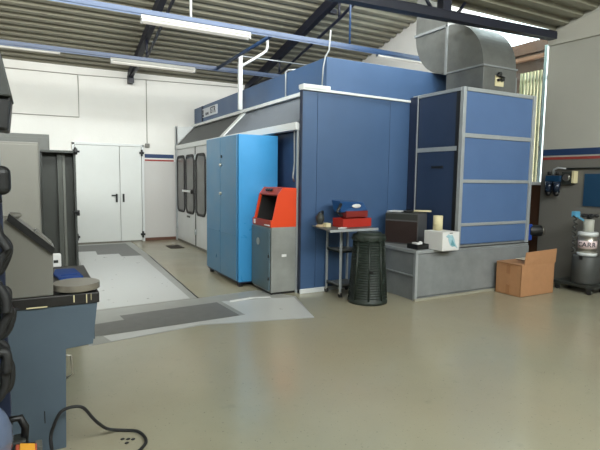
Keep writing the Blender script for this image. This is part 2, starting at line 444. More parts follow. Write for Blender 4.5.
# plenum box
pl = build(MB().box(3.53,5.96,5.77,YE+.0,2.60,3.165), 'plenum', M_blue, bt, .004)
build(MB().box(5.00,5.95,5.655,5.765,2.60,2.72), 'gap_shade_panel', M_black, bt)  # black panel put in for the shade between plenum and cabinet
build(MB().box(3.505,3.53,11.2,11.26,2.78,3.16), 'plenum_seam', M_navy, pl)
sg = build(MB().box(3.515,3.53,10.20,11.28,2.89,3.085), 'sign_board', mat('sign silver', (200,204,210), .5, var=.02), bt)
M_ink = mat('sign ink', (42,44,58), .5)
text('nova', 'lettering', M_ink, sg, FACE_NEGX((3.513,10.87,2.96)), .12)
text('ISTR', 'lettering', M_ink, sg, FACE_NEGX((3.513,10.47,2.99)), .19)
b = MB().box(3.511,3.516,11.10,11.20,2.905,2.96).box(3.511,3.516,11.12,11.18,2.975,3.055); build(b, 'emblem', M_ink, sg)
build(MB().tube([(3.51,6.95,2.78),(3.51,6.95,3.17),(3.54,6.93,3.20),(3.60,6.8,3.19)], .012, 8), 'conduit_drop', M_alu, bt)
build(MB().tube([(3.44,5.74,2.76),(3.45,5.73,3.0),(3.48,5.73,3.15),(3.53,5.72,3.24),(3.55,5.72,3.5)], .010, 8), 'loose_cable', mat('pale cable', (150,154,156), .5), bt)
# doors
M_bdoor = mat('booth door white', (200,202,202), .42, var=.03)
M_pane = mat('booth window film', (98,100,98), .22, var=.06, scale=6)
def rrect(cy, cz, hw, hh, rad, n=8):
    pts = []
    for sx, sz, a0 in ((1,1,0),(-1,1,90),(-1,-1,180),(1,-1,270)):
        for k in range(n+1):
            a = math.radians(a0+90*k/n); pts.append((cy+sx*(hw-rad)+rad*math.cos(a), cz+sz*(hh-rad)+rad*math.sin(a)))
    return pts
def ring(cy, cz, hw, hh, rad, th, x0, x1):
    A = rrect(cy,cz,hw,hh,rad); B = rrect(cy,cz,hw-th,hh-th,max(rad-th,.02)); n = len(A); b = MB(); bm = b.bm
    V = [[bm.verts.new((x,u,v)) for u,v in P] for P in (A,B) for x in (x0,x1)]
    a0,a1,b0,b1 = V
    for i in range(n):
        k = (i+1)%n
        bm.faces.new((a0[i],a0[k],a1[k],a1[i])); bm.faces.new((b0[i],b1[i],b1[k],b0[k]))
        bm.faces.new((a0[i],b0[i],b0[k],a0[k])); bm.faces.new((a1[i],a1[k],b1[k],b1[i]))
    return b
for k, y0 in enumerate((10.30, 8.78)):
    y1 = y0+1.49
    lf = build(MB().box(3.065,3.115,y0,y1,.05,2.165), 'booth_door', M_bdoor, bt, .006)
    for cy in (y0+.37, y0+1.11):
        build(ring(cy,1.365,.325,.655,.16,.055,3.04,3.075), 'window_gasket', M_rubber, lf, .006)
        build(MB().prism(rrect(cy,1.365,.28,.61,.12),'X',3.052,3.068), 'window_pane', M_pane, lf)
    for z in (.35, 1.95): build(MB().cyl((3.045,y1-.02,z-.06),(3.045,y1-.02,z+.06),.02,10), 'hinge', M_alu, lf)
    if k == 0:
        build(MB().box(3.0,3.03,y0+.05,y0+.82,1.19,1.235).box(3.02,3.07,y0+.75,y0+.79,1.20,1.225), 'push_bar', M_white, lf, .004)
        build(MB().sphere((3.0,y0+.06,1.21),.05,.6,1,1), 'knob', M_black, lf)
        build(MB().box(3.058,3.066,y0+.42,y0+.66,.62,.66), 'name_plate', M_dgrey, lf)
for cx_ in (0,):
    build(MB().box(3.055,3.075,10.275,10.30,.05,2.17), 'door_seam', M_dgrey, bt)
# white cable curling down in the recess
build(MB().tube([(3.10,5.86,2.17),(3.09,5.84,1.95),(3.10,5.85,1.75),(3.06,5.80,1.62),(3.05,5.80,1.55),(3.09,5.84,1.50)], .012, 8), 'hanging_cable', mat('pale cable', (150,154,156)), bt)

# white service pole on the plenum trim with curved pipe arm
p = thing('service_pole', 'white square pole rising from the booth roof edge with curved pipe arm', 'pole', (3.40,8.6,2.775))
build(MB().box(3.375,3.445,8.565,8.635,2.775,3.76), 'pole', M_white, p, .006)
build(MB().tube([(3.43,8.6,3.56),(3.62,8.6,3.68),(3.86,8.6,3.84),(3.93,8.6,3.90),(3.955,8.6,3.98),(3.95,8.6,4.12)], .026, 10), 'pipe_arm', M_white, p)
build(MB().cyl((3.42,8.6,3.74),(4.88,8.6,3.74),.012,8), 'stay_pipe', M_alu, p)

# ------------------------------------------------------------------ extraction base block and cabinet
eb = thing('steel_plinth', 'low galvanised steel plinth that runs under the blue cabinet and holds boxes', 'plinth', (5.3,5.15,0))
build(MB().box(4.24,6.40,4.68,5.62,0,.635), 'casing', M_galvd, eb)
for x0, x1 in ((4.255,6.39),):
    build(MB().box(x0,x1,4.66,4.685,.05,.60), 'front_sheet', M_galvd, eb, .003)
build(MB().box(4.215,4.255,4.655,4.70,0,.65), 'corner_angle', M_alu, eb, .003)
build(MB().box(4.215,4.245,4.70,5.61,.31,.325), 'seam_rail', M_alu, eb)
build(MB().box(4.21,4.93,4.65,4.685,.61,.65), 'top_angle', M_alu, eb, .003)
build(MB().box(4.21,4.25,4.685,5.62,.61,.65), 'top_angle', M_alu, eb, .003)
build(MB().box(4.24,4.93,4.685,5.62,.635,.648), 'top_sheet', M_galvd, eb)
build(MB().box(4.21,6.40,4.645,4.665,0,.03), 'floor_seal', mat('old sealant', (150,148,132), .8), eb)

cb = thing('extraction_cabinet', 'tall blue panelled cabinet in an aluminium frame with duct on top', 'cabinet', (5.65,5.15,.65))
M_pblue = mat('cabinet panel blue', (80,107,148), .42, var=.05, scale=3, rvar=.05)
M_pshade = mat('cabinet shaded side blue', (42,58,86), .45, var=.06, scale=3)  # shaded copy of the panel blue, for the side turned from the light
build(MB().box(4.95,6.35,4.70,5.62,.65,2.73), 'casing', M_navy, cb)
zr = [.66,.95,1.53,2.13,2.75]
fr = [.0, .0]
for x0, x1 in ((4.93,4.985),(6.31,6.37)): build(MB().box(x0,x1,4.66,4.72,.65,2.75), 'upright', M_alu, cb, .004)
for z, q in ((.95,.02),(1.53,.022),(2.13,.028)): build(MB().box(4.99,6.31,4.663,4.70,z-q,z+q), 'rail', M_alu, cb, .004)
build(MB().box(5.0,6.30,4.663,4.71,2.70,2.75), 'rail', M_alu, cb, .004)
build(MB().box(5.0,6.30,4.68,4.70,.65,.69), 'rail', M_galvd, cb, .004)
for a, c in zip(zr, zr[1:]):
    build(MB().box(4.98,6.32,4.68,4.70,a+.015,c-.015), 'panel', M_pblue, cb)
# left side
build(MB().box(4.925,4.96,5.55,5.63,.65,2.74), 'side_upright', M_alu, cb, .004)
build(MB().box(4.905,4.93,5.50,5.53,.65,2.74), 'side_strip', M_alu, cb, .002)
build(MB().box(4.92,4.95,4.74,5.50,1.93,1.99), 'side_rail', M_alu, cb, .003)
build(MB().box(4.92,4.95,4.70,5.62,2.70,2.745), 'side_rail', M_alu, cb, .003)
build(MB().box(4.935,4.952,4.78,5.49,1.99,2.70), 'side_panel', M_pshade, cb)
dr = build(MB().box(4.935,4.952,4.78,5.49,.66,1.93), 'side_door', M_pshade, cb)
build(MB().box(4.925,4.937,4.98,5.20,1.70,1.735), 'handle_slot', M_black, dr)
build(MB().box(4.922,4.94,4.722,4.775,.65,2.70), 'corner_seal', M_black, cb)
build(MB().box(4.885,4.905,5.50,5.64,.65,2.72), 'gap_post', M_navy, cb)
# blue and black valve unit on the cabinet's right side
v = thing('valve_unit', 'blue valve with a black cylinder sticking out right of the blue cabinet', 'valve', (6.62,4.85,.66))
build(MB().box(6.37,6.56,4.74,4.90,.66,.90).box(6.38,6.48,4.8,4.9,.90,1.10), 'body', mat('valve blue', (30,70,160), .4), v, .01)
build(MB().cyl((6.54,4.80,.80),(6.71,4.71,.80),.085,20), 'cylinder', M_black, v, .01)
build(MB().cyl((6.70,4.715,.80),(6.73,4.70,.80),.07,20), 'end_cap', M_steel, v)

# duct
dt = thing('ventilation_duct', 'big galvanised duct with two bends rising from the blue cabinet', 'duct', (5.7,5.4,2.75))
x0, x1 = 5.40, 6.06
build(MB().box(x0,x1,4.78,5.46,2.755,3.10), 'base_box', M_galv, dt, .004)
def elbow(cy, cz, R, a0, a1, nm):
    n = 18
    arc = [(cy+R*math.cos(math.radians(a0+(a1-a0)*k/n)), cz+R*math.sin(math.radians(a0+(a1-a0)*k/n))) for k in range(n+1)]
    build(MB().prism([(cy,cz)]+arc, 'X', x0, x1), nm, M_galv, dt)
elbow(5.47, 3.10, .68, 180, 90, 'lower_bend')
elbow(5.48, 3.78, .67, 270, 360, 'upper_bend')
build(MB().box(x0,x1,5.48,6.15,3.78,5.35), 'riser', M_galv, dt)
build(MB().box(x0-.02,x1+.02,5.455,5.495,3.08,3.80), 'flange', M_galvd, dt, .003)
build(MB().box(x0-.02,x1+.02,5.46,6.17,3.76,3.80), 'flange', M_galvd, dt, .003)
build(MB().box(x0-.015,x1+.015,4.765,5.475,3.085,3.11), 'flange', M_galvd, dt, .003)
lb = build(MB().box(5.63,5.80,4.772,4.782,2.84,2.98), 'label_plate', M_cream, dt)
build(MB().cyl((5.69,4.77,3.0),(5.69,4.735,3.0),.03,12).cyl((5.75,4.77,2.93),(5.75,4.735,2.93),.028,12).cyl((5.63,4.75,2.98),(5.79,4.75,2.96),.012,8).cyl((5.68,4.77,2.92),(5.68,4.735,2.92),.02,12), 'lever_knob', M_black, dt)
build(MB().box(6.06,6.11,4.80,4.88,2.755,3.0), 'side_bracket', M_galvd, dt)

# ------------------------------------------------------------------ outside, seen through the side window
nb = thing('neighbour_building', 'brown building with ribbed roof edge seen through the tall side window', 'building', (9.4,8,0))
build(MB().box(9.0,10.5,4.6,12.5,0,4.12), 'wall', M_brown, nb)
b = MB()
for i in range(97): b.box(8.96,9.0,4.6+i*.08,4.6+i*.08+.05,4.14,4.35)
b.box(8.95,10.5,4.6,12.4,4.12,4.33)
build(b, 'roof_edge', mat('brown roof tile', (84,54,34), .7, var=.15), nb)
build(MB().box(8.90,9.0,4.6,12.4,3.98,4.05), 'gutter', mat('copper gutter', (116,76,48), .6), nb)
sl = thing('slatted_screen', 'cream vertical slat screen outside the side window, right of the blue cabinet', 'screen', (7.45,5.5,1.35))
for i in range(7):
    build(MB().box(7.42,7.45,5.37+i*.062,5.37+i*.062+.028,1.40,3.37), 'slat', mat('cream painted slat', (226,208,166), .6), sl)
build(MB().box(7.45,7.48,5.16,5.75,1.40,1.46).box(7.45,7.48,5.16,5.75,3.2,3.26), 'batten', M_brown, sl)
build(MB().box(7.42,7.46,5.285,5.335,-.2,3.75), 'edge_board', M_white, sl, label='white edge board')
build(MB().box(7.46,7.52,5.70,5.76,-.2,3.37), 'post', M_brown, sl)

# ------------------------------------------------------------------ blue cupboard
c = thing('steel_cupboard', 'tall bright blue steel cupboard standing beside the white booth doors', 'cupboard', (2.76,7.02,0))
build(MB().box(2.50,3.095,6.35,7.70,.07,2.13), 'body', M_lblue, c, .006)
for y0, y1 in ((6.37,7.02),(7.03,7.68)):
    dd = build(MB().box(2.470,2.492,y0,y1,.09,2.12), 'door', M_lblue_shade, c, .004)
    build(MB().box(2.462,2.471,y0+.03,y1-.03,.72,.735), 'door_crease', M_lblue_shade, dd)
    if y1 > 7.1: pass
    else:
        for z in (1.72,1.30): build(MB().cyl((2.44,6.98,z),(2.475,6.98,z),.022,12), 'lock_knob', M_steel, dd)
        build(MB().box(2.455,2.472,6.94,6.97,1.82,1.86), 'latch', M_black, dd)
for x in (2.54,3.05):
    for y in (6.40,7.62): build(MB().box(x-.03,x+.03,y-.03,y+.03,0,.07), 'foot', M_black, c)
build(MB().box(2.50,3.09,6.352,7.70,.055,.075), 'plinth', M_navy, c)

# ------------------------------------------------------------------ orange and grey washer unit
u = thing('gun_washer', 'grey steel washer cabinet with an open orange hood against the booth corner', 'washer', (2.87,6.03,0))
y0, y1 = 5.73, 6.33
build(MB().box(2.71,3.085,y0,y1,.03,.895), 'body', mat('washer steel', (142,144,140), .45, .2, var=.12, scale=5, rvar=.1), u, .004)
dd = build(MB().box(2.682,2.702,y0+.015,y1-.015,.06,.88), 'door', mat('blue grey enamel', (76,96,104), .4, var=.08), u, .004)
build(MB().cyl((2.68,y0+.36,.68),(2.676,y0+.36,.68),.05,20), 'round_emblem', mat('badge grey', (150,150,140), .4), dd)
for z in (.22,.52): build(MB().cyl((2.678,y0+.02,z-.02),(2.678,y0+.02,z+.02),.012,8), 'hinge', M_black, dd)
build(MB().box(2.72,3.08,y0+.02,y1-.02,0,.03), 'plinth', M_black, u)
prof = [(2.70,.895),(3.085,.895),(3.085,1.405),(2.87,1.41),(2.80,1.32),(2.725,.99),(2.70,.985)]
build(MB().prism(prof, 'Y', y0, y0+.02), 'hood_side', M_orange, u, .002)
build(MB().prism(prof, 'Y', y1-.02, y1), 'hood_side', M_orange, u, .002)
build(MB().box(2.70,2.73,y0+.02,y1-.02,.895,.985), 'front_lip', M_rust, u, .003)
build(MB().hull8([(2.80,y0+.02,1.32),(2.80,y1-.02,1.32),(2.82,y1-.02,1.30),(2.82,y0+.02,1.30)],[(2.872,y0+.02,1.412),(2.872,y1-.02,1.412),(2.89,y1-.02,1.39),(2.89,y0+.02,1.39)]), 'hood_top', M_rust, u)
build(MB().box(2.875,3.085,y0+.02,y1-.02,1.39,1.41), 'hood_cover', M_orange, u)
build(MB().box(3.065,3.08,y0+.02,y1-.02,.9,1.39).box(2.73,3.065,y0+.02,y1-.02,.897,.91), 'hood_liner', mat('dark liner grey', (40,40,40), .5), u)  # dark grey lining inside the open hood
build(MB().prism([(2.735,.912),(3.064,.912),(3.064,1.388),(2.885,1.388),(2.83,1.30),(2.76,.99)],'Y',y1-.024,y1-.02), 'hood_liner', mat('dark liner grey'  , (40,40,40)), u)
for k in range(3):
    yy = y0+.25+k*.07; build(MB().cyl((2.825,yy,1.368),(2.815,yy,1.388),.02,12), 'button', M_black, u)
build(MB().box(2.694,2.701,y1-.10,y1-.05,.91,.97), 'white_sticker', M_paper, u)
build(MB().box(2.694,2.701,y0+.03,y0+.2,.91,.925), 'white_script', M_paper, u)
build(MB().box(2.86,2.93,y0-.003,y0,.50,.535), 'side_sticker', M_paper, u)
build(MB().box(3.07,3.088,y0-.003,y0+.02,.03,1.395), 'edge_profile', M_navy, u)

# ------------------------------------------------------------------ trolley, board and things on it
t = thing('steel_trolley', 'slim steel shelf trolley with castors in front of the booth wall', 'trolley', (3.63,5.4,0))
for x in (3.47,3.80):
    for y in (5.24,5.58):
        build(MB().box(x-.013,x+.013,y-.013,y+.013,.07,.905), 'upright', M_alu, t, .002)
        w_ = build(MB().box(x-.016,x+.016,y-.018,y+.018,.045,.075), 'castor', M_steel, t)
        build(MB().cyl((x-.013,y,.034),(x+.013,y,.034),.034,14), 'wheel', M_rubber, w_)
for z in (.13,.585): build(MB().box(3.46,3.81,5.23,5.59,z,z+.025).box(3.46,3.81,5.23,5.237,z,z+.045).box(3.46,3.467,5.23,5.59,z,z+.045), 'shelf', M_galv, t, .002)
build(MB().prism([(3.12,4.96),(3.85,4.97),(3.93,5.62),(3.25,5.62)],'Z',.905,.918), 'top_board', M_galv, t, .002)
build(MB().hull8([(3.12,4.955,.895),(3.85,4.965,.895),(3.85,4.975,.895),(3.12,4.965,.895)],[(3.12,4.955,.925),(3.85,4.965,.925),(3.85,4.975,.925),(3.12,4.965,.925)]), 'board_edge', M_alu, t)
ZT = .919
bx = thing('tool_box', 'open red and blue metal tool box with white cloth on the steel trolley', 'tool box', (3.62,5.30,ZT))
def R_(mb):
    for v_ in mb.bm.verts: v_.co.x += .08
    return mb.rot(math.radians(3),'Z',(3.62,5.3,0))
def tray(b,x0,x1,y0,y1,z0,z1,t_=.006): b.box(x0,x1,y0,y1,z0,z0+t_).box(x0,x1,y0,y0+t_,z0,z1).box(x0,x1,y1-t_,y1,z0,z1).box(x0,x0+t_,y0,y1,z0,z1).box(x1-t_,x1,y0,y1,z0,z1); return b
build(R_(tray(MB(),3.37,3.84,5.20,5.42,ZT,1.03)), 'lower_tray', M_red, bx, .003)
build(R_(tray(MB(),3.50,3.86,5.30,5.44,1.035,1.12)), 'upper_tray', mat('dull red enamel', (126,36,30), .45), bx, .003)
ld = build(R_(MB().hull8([(3.42,5.32,1.10),(3.86,5.30,1.12),(3.86,5.45,1.12),(3.42,5.47,1.10)],[(3.40,5.30,1.25),(3.80,5.32,1.23),(3.80,5.50,1.235),(3.40,5.50,1.26)])), 'lid', mat('tool box blue', (24,70,120), .4), bx, .01)
build(R_(MB().sphere((3.665,5.30,1.185),.075,1,.16,.36)), 'cloth', M_paper, bx)
build(R_(MB().tube([(3.40,5.28,1.22),(3.33,5.27,1.12),(3.40,5.25,1.06)], .02, 8)), 'carry_handle', M_black, bx)
s = thing('polisher', 'dark machine polisher with rounded body beside the red tool box on trolley', 'power tool', (3.22,5.38,ZT))
build(MB().sphere((3.245,5.40,ZT+.10),.055,1,1,1.5), 'motor_body', M_dgrey, s)
build(MB().tube([(3.25,5.42,ZT+.12),(3.32,5.52,ZT+.16),(3.37,5.56,ZT+.17)], .03, 10), 'grip', M_black, s)
build(MB().lathe([(.0,0),(.055,0),(.05,.025),(.02,.035),(0,.035)], (3.245,5.40,ZT), 20), 'pad', mat('buff pad', (170,150,120), .8), s)
build(MB().box(3.285,3.365,5.32,5.40,ZT,ZT+.05).rot(.2,'Z',(3.3,5.35,0)), 'small_carton', M_cream, label='small cream carton lying left of the red tool box on the trolley', cat='carton', bev=.003)
b = MB().prism([(3.34,5.12),(3.42,5.10),(3.48,5.13),(3.41,5.16)],'Z',ZT,ZT+.012)
build(b, 'folded_paper', M_paper, label='crumpled white paper scrap at the front of trolley board below the red tool box', cat='paper')

# composter-like green bin
bc = (3.68,4.93,0)
bn = thing('green_bin', 'dark green ribbed conical plastic bin with lid on the floor', 'bin', bc)
build(MB().lathe([(.235,.0),(.248,.0),(.25,.03),(.235,.05),(.226,.06),(.18,.78),(.0,.78)], bc, 40), 'drum', M_green, bn)
for i in range(22):
    z = .085+i*.0312; r = .226-.046*(z-.06)/.72
    build(MB().lathe([(r,z-.007),(r+.010,z-.006),(r+.010,z+.006),(r-.001,z+.007)], bc, 40), 'rib_ring', M_green, bn)
for k in range(8):
    a = 2*PI*k/8+.2
    p0 = Vector((bc[0]+.233*math.cos(a), bc[1]+.233*math.sin(a), .05)); p1 = Vector((bc[0]+.186*math.cos(a), bc[1]+.186*math.sin(a), .78))
    build(MB().cyl(p0,p1,.013,8), 'side_rib', M_green, bn)
ld = build(MB().lathe([(.185,.775),(.205,.785),(.205,.845),(.198,.855),(.16,.857),(.155,.88),(.15,.885),(.0,.89)], bc, 40), 'lid', M_green, bn)
for k in range(12):
    a = 2*PI*k/12; build(MB().box(bc[0]+.19,bc[0]+.215,bc[1]-.02,bc[1]+.02,.785,.825).rot(a,'Z',bc), 'grip_tab', M_green, ld)
build(MB().box(bc[0]-.13,bc[0]-.09,bc[1]-.225,bc[1]-.20,.40,.43), 'vent_latch', M_black, bn)

# ------------------------------------------------------------------ objects on the plinth
ZP = .65
k_ = thing('equipment_case', 'black and grey metal case on the plinth behind the white bird carton', 'case', (4.6,5.3,ZP))
ang = math.radians(-27); pv = (4.56,5.02,0)
def K(mb): return mb.rot(-ang,'Z',pv)
build(K(MB().box(4.56,4.90,5.02,5.50,ZP,ZP+.43)), 'body', mat('case grey', (88,89,90), .45), k_, .004)
build(K(MB().box(4.552,4.56,5.03,5.49,ZP+.02,ZP+.32)), 'front_panel', mat('case dark face', (44,32,30), .4), k_)
build(K(MB().box(4.553,4.56,5.03,5.49,ZP+.34,ZP+.42)), 'control_strip', M_dgrey, k_)
build(K(MB().box(4.57,4.89,5.03,5.46,ZP+.43,ZP+.44)), 'top_cover', M_dgrey, k_)
build(K(MB().box(4.60,4.85,5.30,5.50,ZP+.441,ZP+.449)), 'paper_sheet', M_paper, label='white sheet lying on top of the black metal case', cat='paper')
build(K(MB().tube([(4.62,5.20,ZP+.455),(4.72,5.17,ZP+.455),(4.80,5.22,ZP+.455),(4.74,5.28,ZP+.455),(4.65,5.26,ZP+.455)], .014, 8, closed=True)), 'coiled_lead', M_black, label='short black lead coiled on top of the metal case', cat='cable')
build(MB().hull8([(4.68,5.25,1.098),(4.70,5.20,1.098),(4.82,5.05,1.098),(4.84,5.10,1.098)],[(4.68,5.25,1.12),(4.70,5.20,1.12),(4.82,5.05,1.12),(4.84,5.10,1.12)]), 'wooden_stick', M_cream, label='cream wooden slat lying across the black metal case', cat='stick')
wb = thing('bird_carton', 'white carton with pale blue bird-like print overhanging the plinth edge', 'carton', (4.645,4.72,ZP))
build(MB().box(4.50,4.79,4.50,4.83,ZP+.0,ZP+.235), 'box', M_paper, wb, .003)
pr = MB().prism([(4.555,.83),(4.60,.86),(4.63,.845),(4.665,.85),(4.70,.80),(4.72,.74),(4.765,.67),(4.71,.70),(4.67,.695),(4.63,.72),(4.605,.77),(4.60,.81)],'Y',4.497,4.4995)
build(pr, 'bird_print', mat('pale blue print', (150,186,196), .6, var=.15, scale=30), wb)
build(MB().prism([(4.65,.72),(4.66,.79),(4.70,.74),(4.72,.70)],'Y',4.494,4.497), 'wing_print', mat('teal print', (92,146,156), .6, var=.15), wb)
build(MB().box(4.62,4.67,4.496,4.4995,.868,.876), 'hand_slot', M_black, wb)
build(MB().lathe([(.035,0),(.062,0),(.062,.19),(.035,.19),(.035,.02)], (4.665,4.76,ZP+.236), 28), 'paper_roll', M_cream, label='upright cream paper roll standing on the white bird carton', cat='roll')
bt_ = thing('battery_tray', 'small black tray with white items on the plinth corner, left of the bird carton', 'tray', (4.36,4.80,ZP))
build(tray(MB(),4.29,4.485,4.72,4.92,ZP,ZP+.065), 'tray', M_black, bt_, .003)
build(MB().box(4.32,4.38,4.76,4.86,ZP+.03,ZP+.08).sphere((4.43,4.82,ZP+.065),.028), 'contents', M_paper, bt_, .004)

# cardboard box with upright flap
cd = thing('cardboard_box', 'open brown cardboard box with raised flap on the floor beside the plinth', 'box', (5.97,4.4,0))
X0, X1, Y0, Y1, H = 5.64, 6.33, 4.20, 4.60, .435
b = MB(); tray(b, X0, X1, Y0, Y1, 0, H, .008); build(b, 'body', M_card, cd, .002)
build(MB().hull8([(X0+.05,Y0-.004,H-.01),(X1+.01,Y0-.004,H-.01),(X1+.01,Y0+.006,H-.01),(X0+.05,Y0+.006,H-.01)],[(X0+.07,Y0-.01,H+.165),(X1+.0,Y0-.02,H+.185),(X1+.0,Y0-.01,H+.185),(X0+.07,Y0,H+.165)]), 'front_flap', M_card, cd)
build(MB().hull8([(X0,Y0+.01,H-.008),(X0+.007,Y0+.01,H-.008),(X0+.007,Y1,H-.008),(X0,Y1,H-.008)],[(X0-.02,Y0+.03,H+.0),(X0+.24,Y0+.03,H+.025),(X0+.24,Y1-.02,H+.005),(X0-.02,Y1,H)]), 'left_flap', M_card, cd)
build(MB().box(X1-.3,X1+.12,Y1-.19,Y1,H-.0,H+.006), 'back_flap', mat('pale card', (206,196,176), .8), cd)
tp = mat('packing tape', (158,110,72), .4)
build(MB().box(X0-.003,X0,Y0+.17,Y0+.23,.02,.14).box(X0-.003,X0,Y0+.17,Y0+.23,.29,.41), 'tape', tp, cd)

# ------------------------------------------------------------------ right wall equipment
fr_ = thing('air_filter_regulator', 'blue twin air filter regulator mounted on the grey right wall', 'regulator', (6.98,4.84,1.32))
build(MB().box(6.98,7.09,4.64,4.88,1.54,1.63), 'head_block', mat('regulator blue', (22,60,92), .4), fr_, .008)
for y in (4.695,4.825):
    build(MB().cyl((7.0,y,1.38),(7.0,y,1.54),.05,16,r2=.055), 'bowl', mat('smoky bowl', (34,44,60), .2), fr_)
    build(MB().cyl((7.0,y,1.32),(7.0,y,1.38),.025,12,r2=.05), 'drain', M_black, fr_)
    build(MB().cyl((7.0,y,1.64),(7.0,y,1.69),.03,12), 'dial', M_black, fr_)
build(MB().tube([(7.02,4.78,1.64),(7.02,4.77,1.72),(7.04,4.72,1.75),(7.06,4.60,1.735)], .014, 8), 'elbow_pipe', M_alu, fr_)
fb = thing('switch_box', 'small pale box with round gauge on right wall beside the blue regulator', 'box', (7.0,4.52,1.52))
build(MB().box(7.0,7.095,4.43,4.47,1.52,1.70), 'cover', M_cream, fb, .004)
build(MB().box(7.02,7.095,4.47,4.64,1.50,1.69), 'body', M_dgrey, fb, .004)
build(MB().cyl((7.02,4.55,1.60),(6.985,4.55,1.60),.05,20), 'gauge', M_steel, fb)
build(MB().tube([(7.07,4.62,1.735),(7.07,4.0,1.74),(7.07,0,1.78)], .014, 8), 'air_pipe', M_dgrey, label='thin dark air pipe running along the right wall above the blue poster', cat='pipe')
build(MB().box(7.075,7.098,3.55,4.32,1.19,1.66), 'wall_poster', mat('poster blue', (20,62,92), .5, var=.03), label='plain dark blue rectangular board fixed on the right wall', cat='board')
# dolly + drum
dl = thing('wheeled_dolly', 'flat dark dolly on castors under the silver drum', 'dolly', (6.78,4.1,0))
build(MB().box(6.62,7.02,3.80,4.42,.085,.125), 'deck', M_dgrey, dl, .006)
for x in (6.64,6.94):
    for y in (3.88,4.34):
        cs = build(MB().box(x-.025,x+.025,y-.03,y+.03,.06,.086), 'castor', M_dgrey, dl)
        build(MB().cyl((x-.015,y,.036),(x+.015,y,.036),.036,16), 'wheel', M_rubber, cs)
dc = (6.825,4.06,.126)
dm = thing('canister_drum', 'silver drum with white banded canister and black handwheel on the dolly', 'drum', dc)
build(MB().lathe([(.0,0),(.175,0),(.18,.02),(.18,.37),(.165,.39),(.0,.39)], dc, 36), 'lower_drum', mat('dark drum grey', (66,68,66), .5, var=.1), dm)
build(MB().lathe([(.115,.39),(.128,.39),(.128,.425),(.115,.43)], dc, 36), 'bottom_band', M_white, dm)
cn = build(MB().lathe([(.0,.40),(.115,.40),(.115,.69),(0,.69)], dc, 36), 'canister', M_steel, dm)
build(MB().lathe([(.115,.665),(.127,.665),(.127,.715),(.115,.72),(.0,.725)], dc, 36), 'top_band', M_white, dm)
build(MB().lathe([(.116,.49),(.1185,.49),(.1185,.60),(.116,.60)], dc, 36), 'wrap_label', mat('label pink white', (226,206,206), .5), dm)
build(MB().lathe([(.065,.725),(.068,.73),(.068,.89),(.0,.90)], dc, 28), 'neck', mat('pale neck', (170,170,160), .5), dm)
b = MB().cyl((dc[0],dc[1],dc[2]+.90),(dc[0],dc[1],dc[2]+.96),.035,12)
for k in range(5):
    a = 2*PI*k/5+.3; b.sphere((dc[0]+.085*math.cos(a),dc[1]+.085*math.sin(a),dc[2]+.945),.035,1,1,.7)
    b.cyl((dc[0],dc[1],dc[2]+.945),(dc[0]+.085*math.cos(a),dc[1]+.085*math.sin(a),dc[2]+.945),.018,8)
build(b, 'handwheel', M_black, dm)
build(MB().box(6.63,6.73,4.13,4.20,1.05,1.13).cyl((6.69,4.15,1.06),(6.78,4.10,1.0),.015,8), 'blue_valve', mat('valve light blue', (90,160,196), .4), dm, .008)
build(MB().box(dc[0]-.19,dc[0]-.175,dc[1]-.05,dc[1]-.01,.47,.52), 'latch', M_black, dm)
build(MB().tube([(dc[0]-.19+.02*math.sin(i*1.9),dc[1]+.08+.03*math.cos(i*1.9),.56+i*.022) for i in range(24)], .010, 7), 'coiled_hose', M_dgrey, dm)
# lettering around the canister, one mesh per character
for i, ch in enumerate('CARR'):
    a = math.radians(180+28+ (i-1.5)*29)
    n_ = Vector((math.cos(a),math.sin(a),0)); tx = Vector((-math.sin(a),math.cos(a),0)); p_ = Vector(dc)+n_*.1195+Vector((0,0,.545))
    mt = Matrix(((tx.x,0,n_.x,p_.x),(tx.y,0,n_.y,p_.y),(0,1,0,p_.z),(0,0,0,1)))
    text(ch, 'lettering', M_ink, dm, mt, .09)

# ------------------------------------------------------------------ floor mats
M_mat1 = mat('pale floor film', (186,188,187), .34, var=.05, scale=6, rvar=.08)
M_mat2 = mat('mid grey floor film', (146,147,143), .35, var=.06, scale=6)
M_mat3 = mat('dark grey floor sheet', (106,106,105), .5, var=.08, scale=8)
def sheet(pts, z0, z1, m, label, cat='floor mat'):
    return build(MB().prism(pts,'Z',z0,z1), 'floor_mat', m, label=label, cat=cat)
sheet([(.72,11.75),(1.97,11.80),(1.98,11.2),(1.93,9.0),(1.80,6.0),(.50,5.90)],0,.002,M_mat2,'grey underlay strip leading from white double door toward the blue cupboard')
sheet([(.74,10.66),(1.08,10.62),(1.06,10.12),(1.45,10.10),(1.45,9.75),(1.80,9.72),(1.71,6.02),(.60,5.95)],.0022,.0045,M_mat1,'long pale floor sheet in the walkway before the white double door')
sheet([(.80,11.55),(1.82,11.60),(1.82,9.74),(1.46,9.76),(1.46,10.11),(1.07,10.13),(1.09,10.64),(.75,10.68)],.0022,.004,M_mat3,'dark grey jagged mat at the foot of the white double door')
sheet([(.40,4.70),(1.50,4.86),(2.70,4.58),(2.98,5.55),(2.66,6.08),(1.81,5.99),(.49,5.89)],.0,.002,M_mat2,'wide grey floor strip crossing in front of the walkway to the washer')
sheet([(.60,4.74),(1.50,4.89),(2.71,4.60),(2.93,5.50),(2.42,5.62),(2.02,5.70),(2.06,5.02),(.55,4.93)],.0022,.004,M_mat1,'pale floor film patch between dark sheet and orange washer')
sheet([(.48,4.95),(1.99,5.02),(1.95,5.68),(.80,5.58),(.82,5.40),(.50,5.36)],.0043,.006,M_mat3,'long dark grey sheet lying across the foot of the walkway')
b = MB().prism([(2.10,5.62),(2.45,5.66),(2.65,5.60),(2.66,5.66),(2.40,5.72),(2.12,5.68)],'Z',.0043,.008)
build(b, 'torn_tape', M_paper, label='torn white tape strip on the floor in front of the washer', cat='tape')
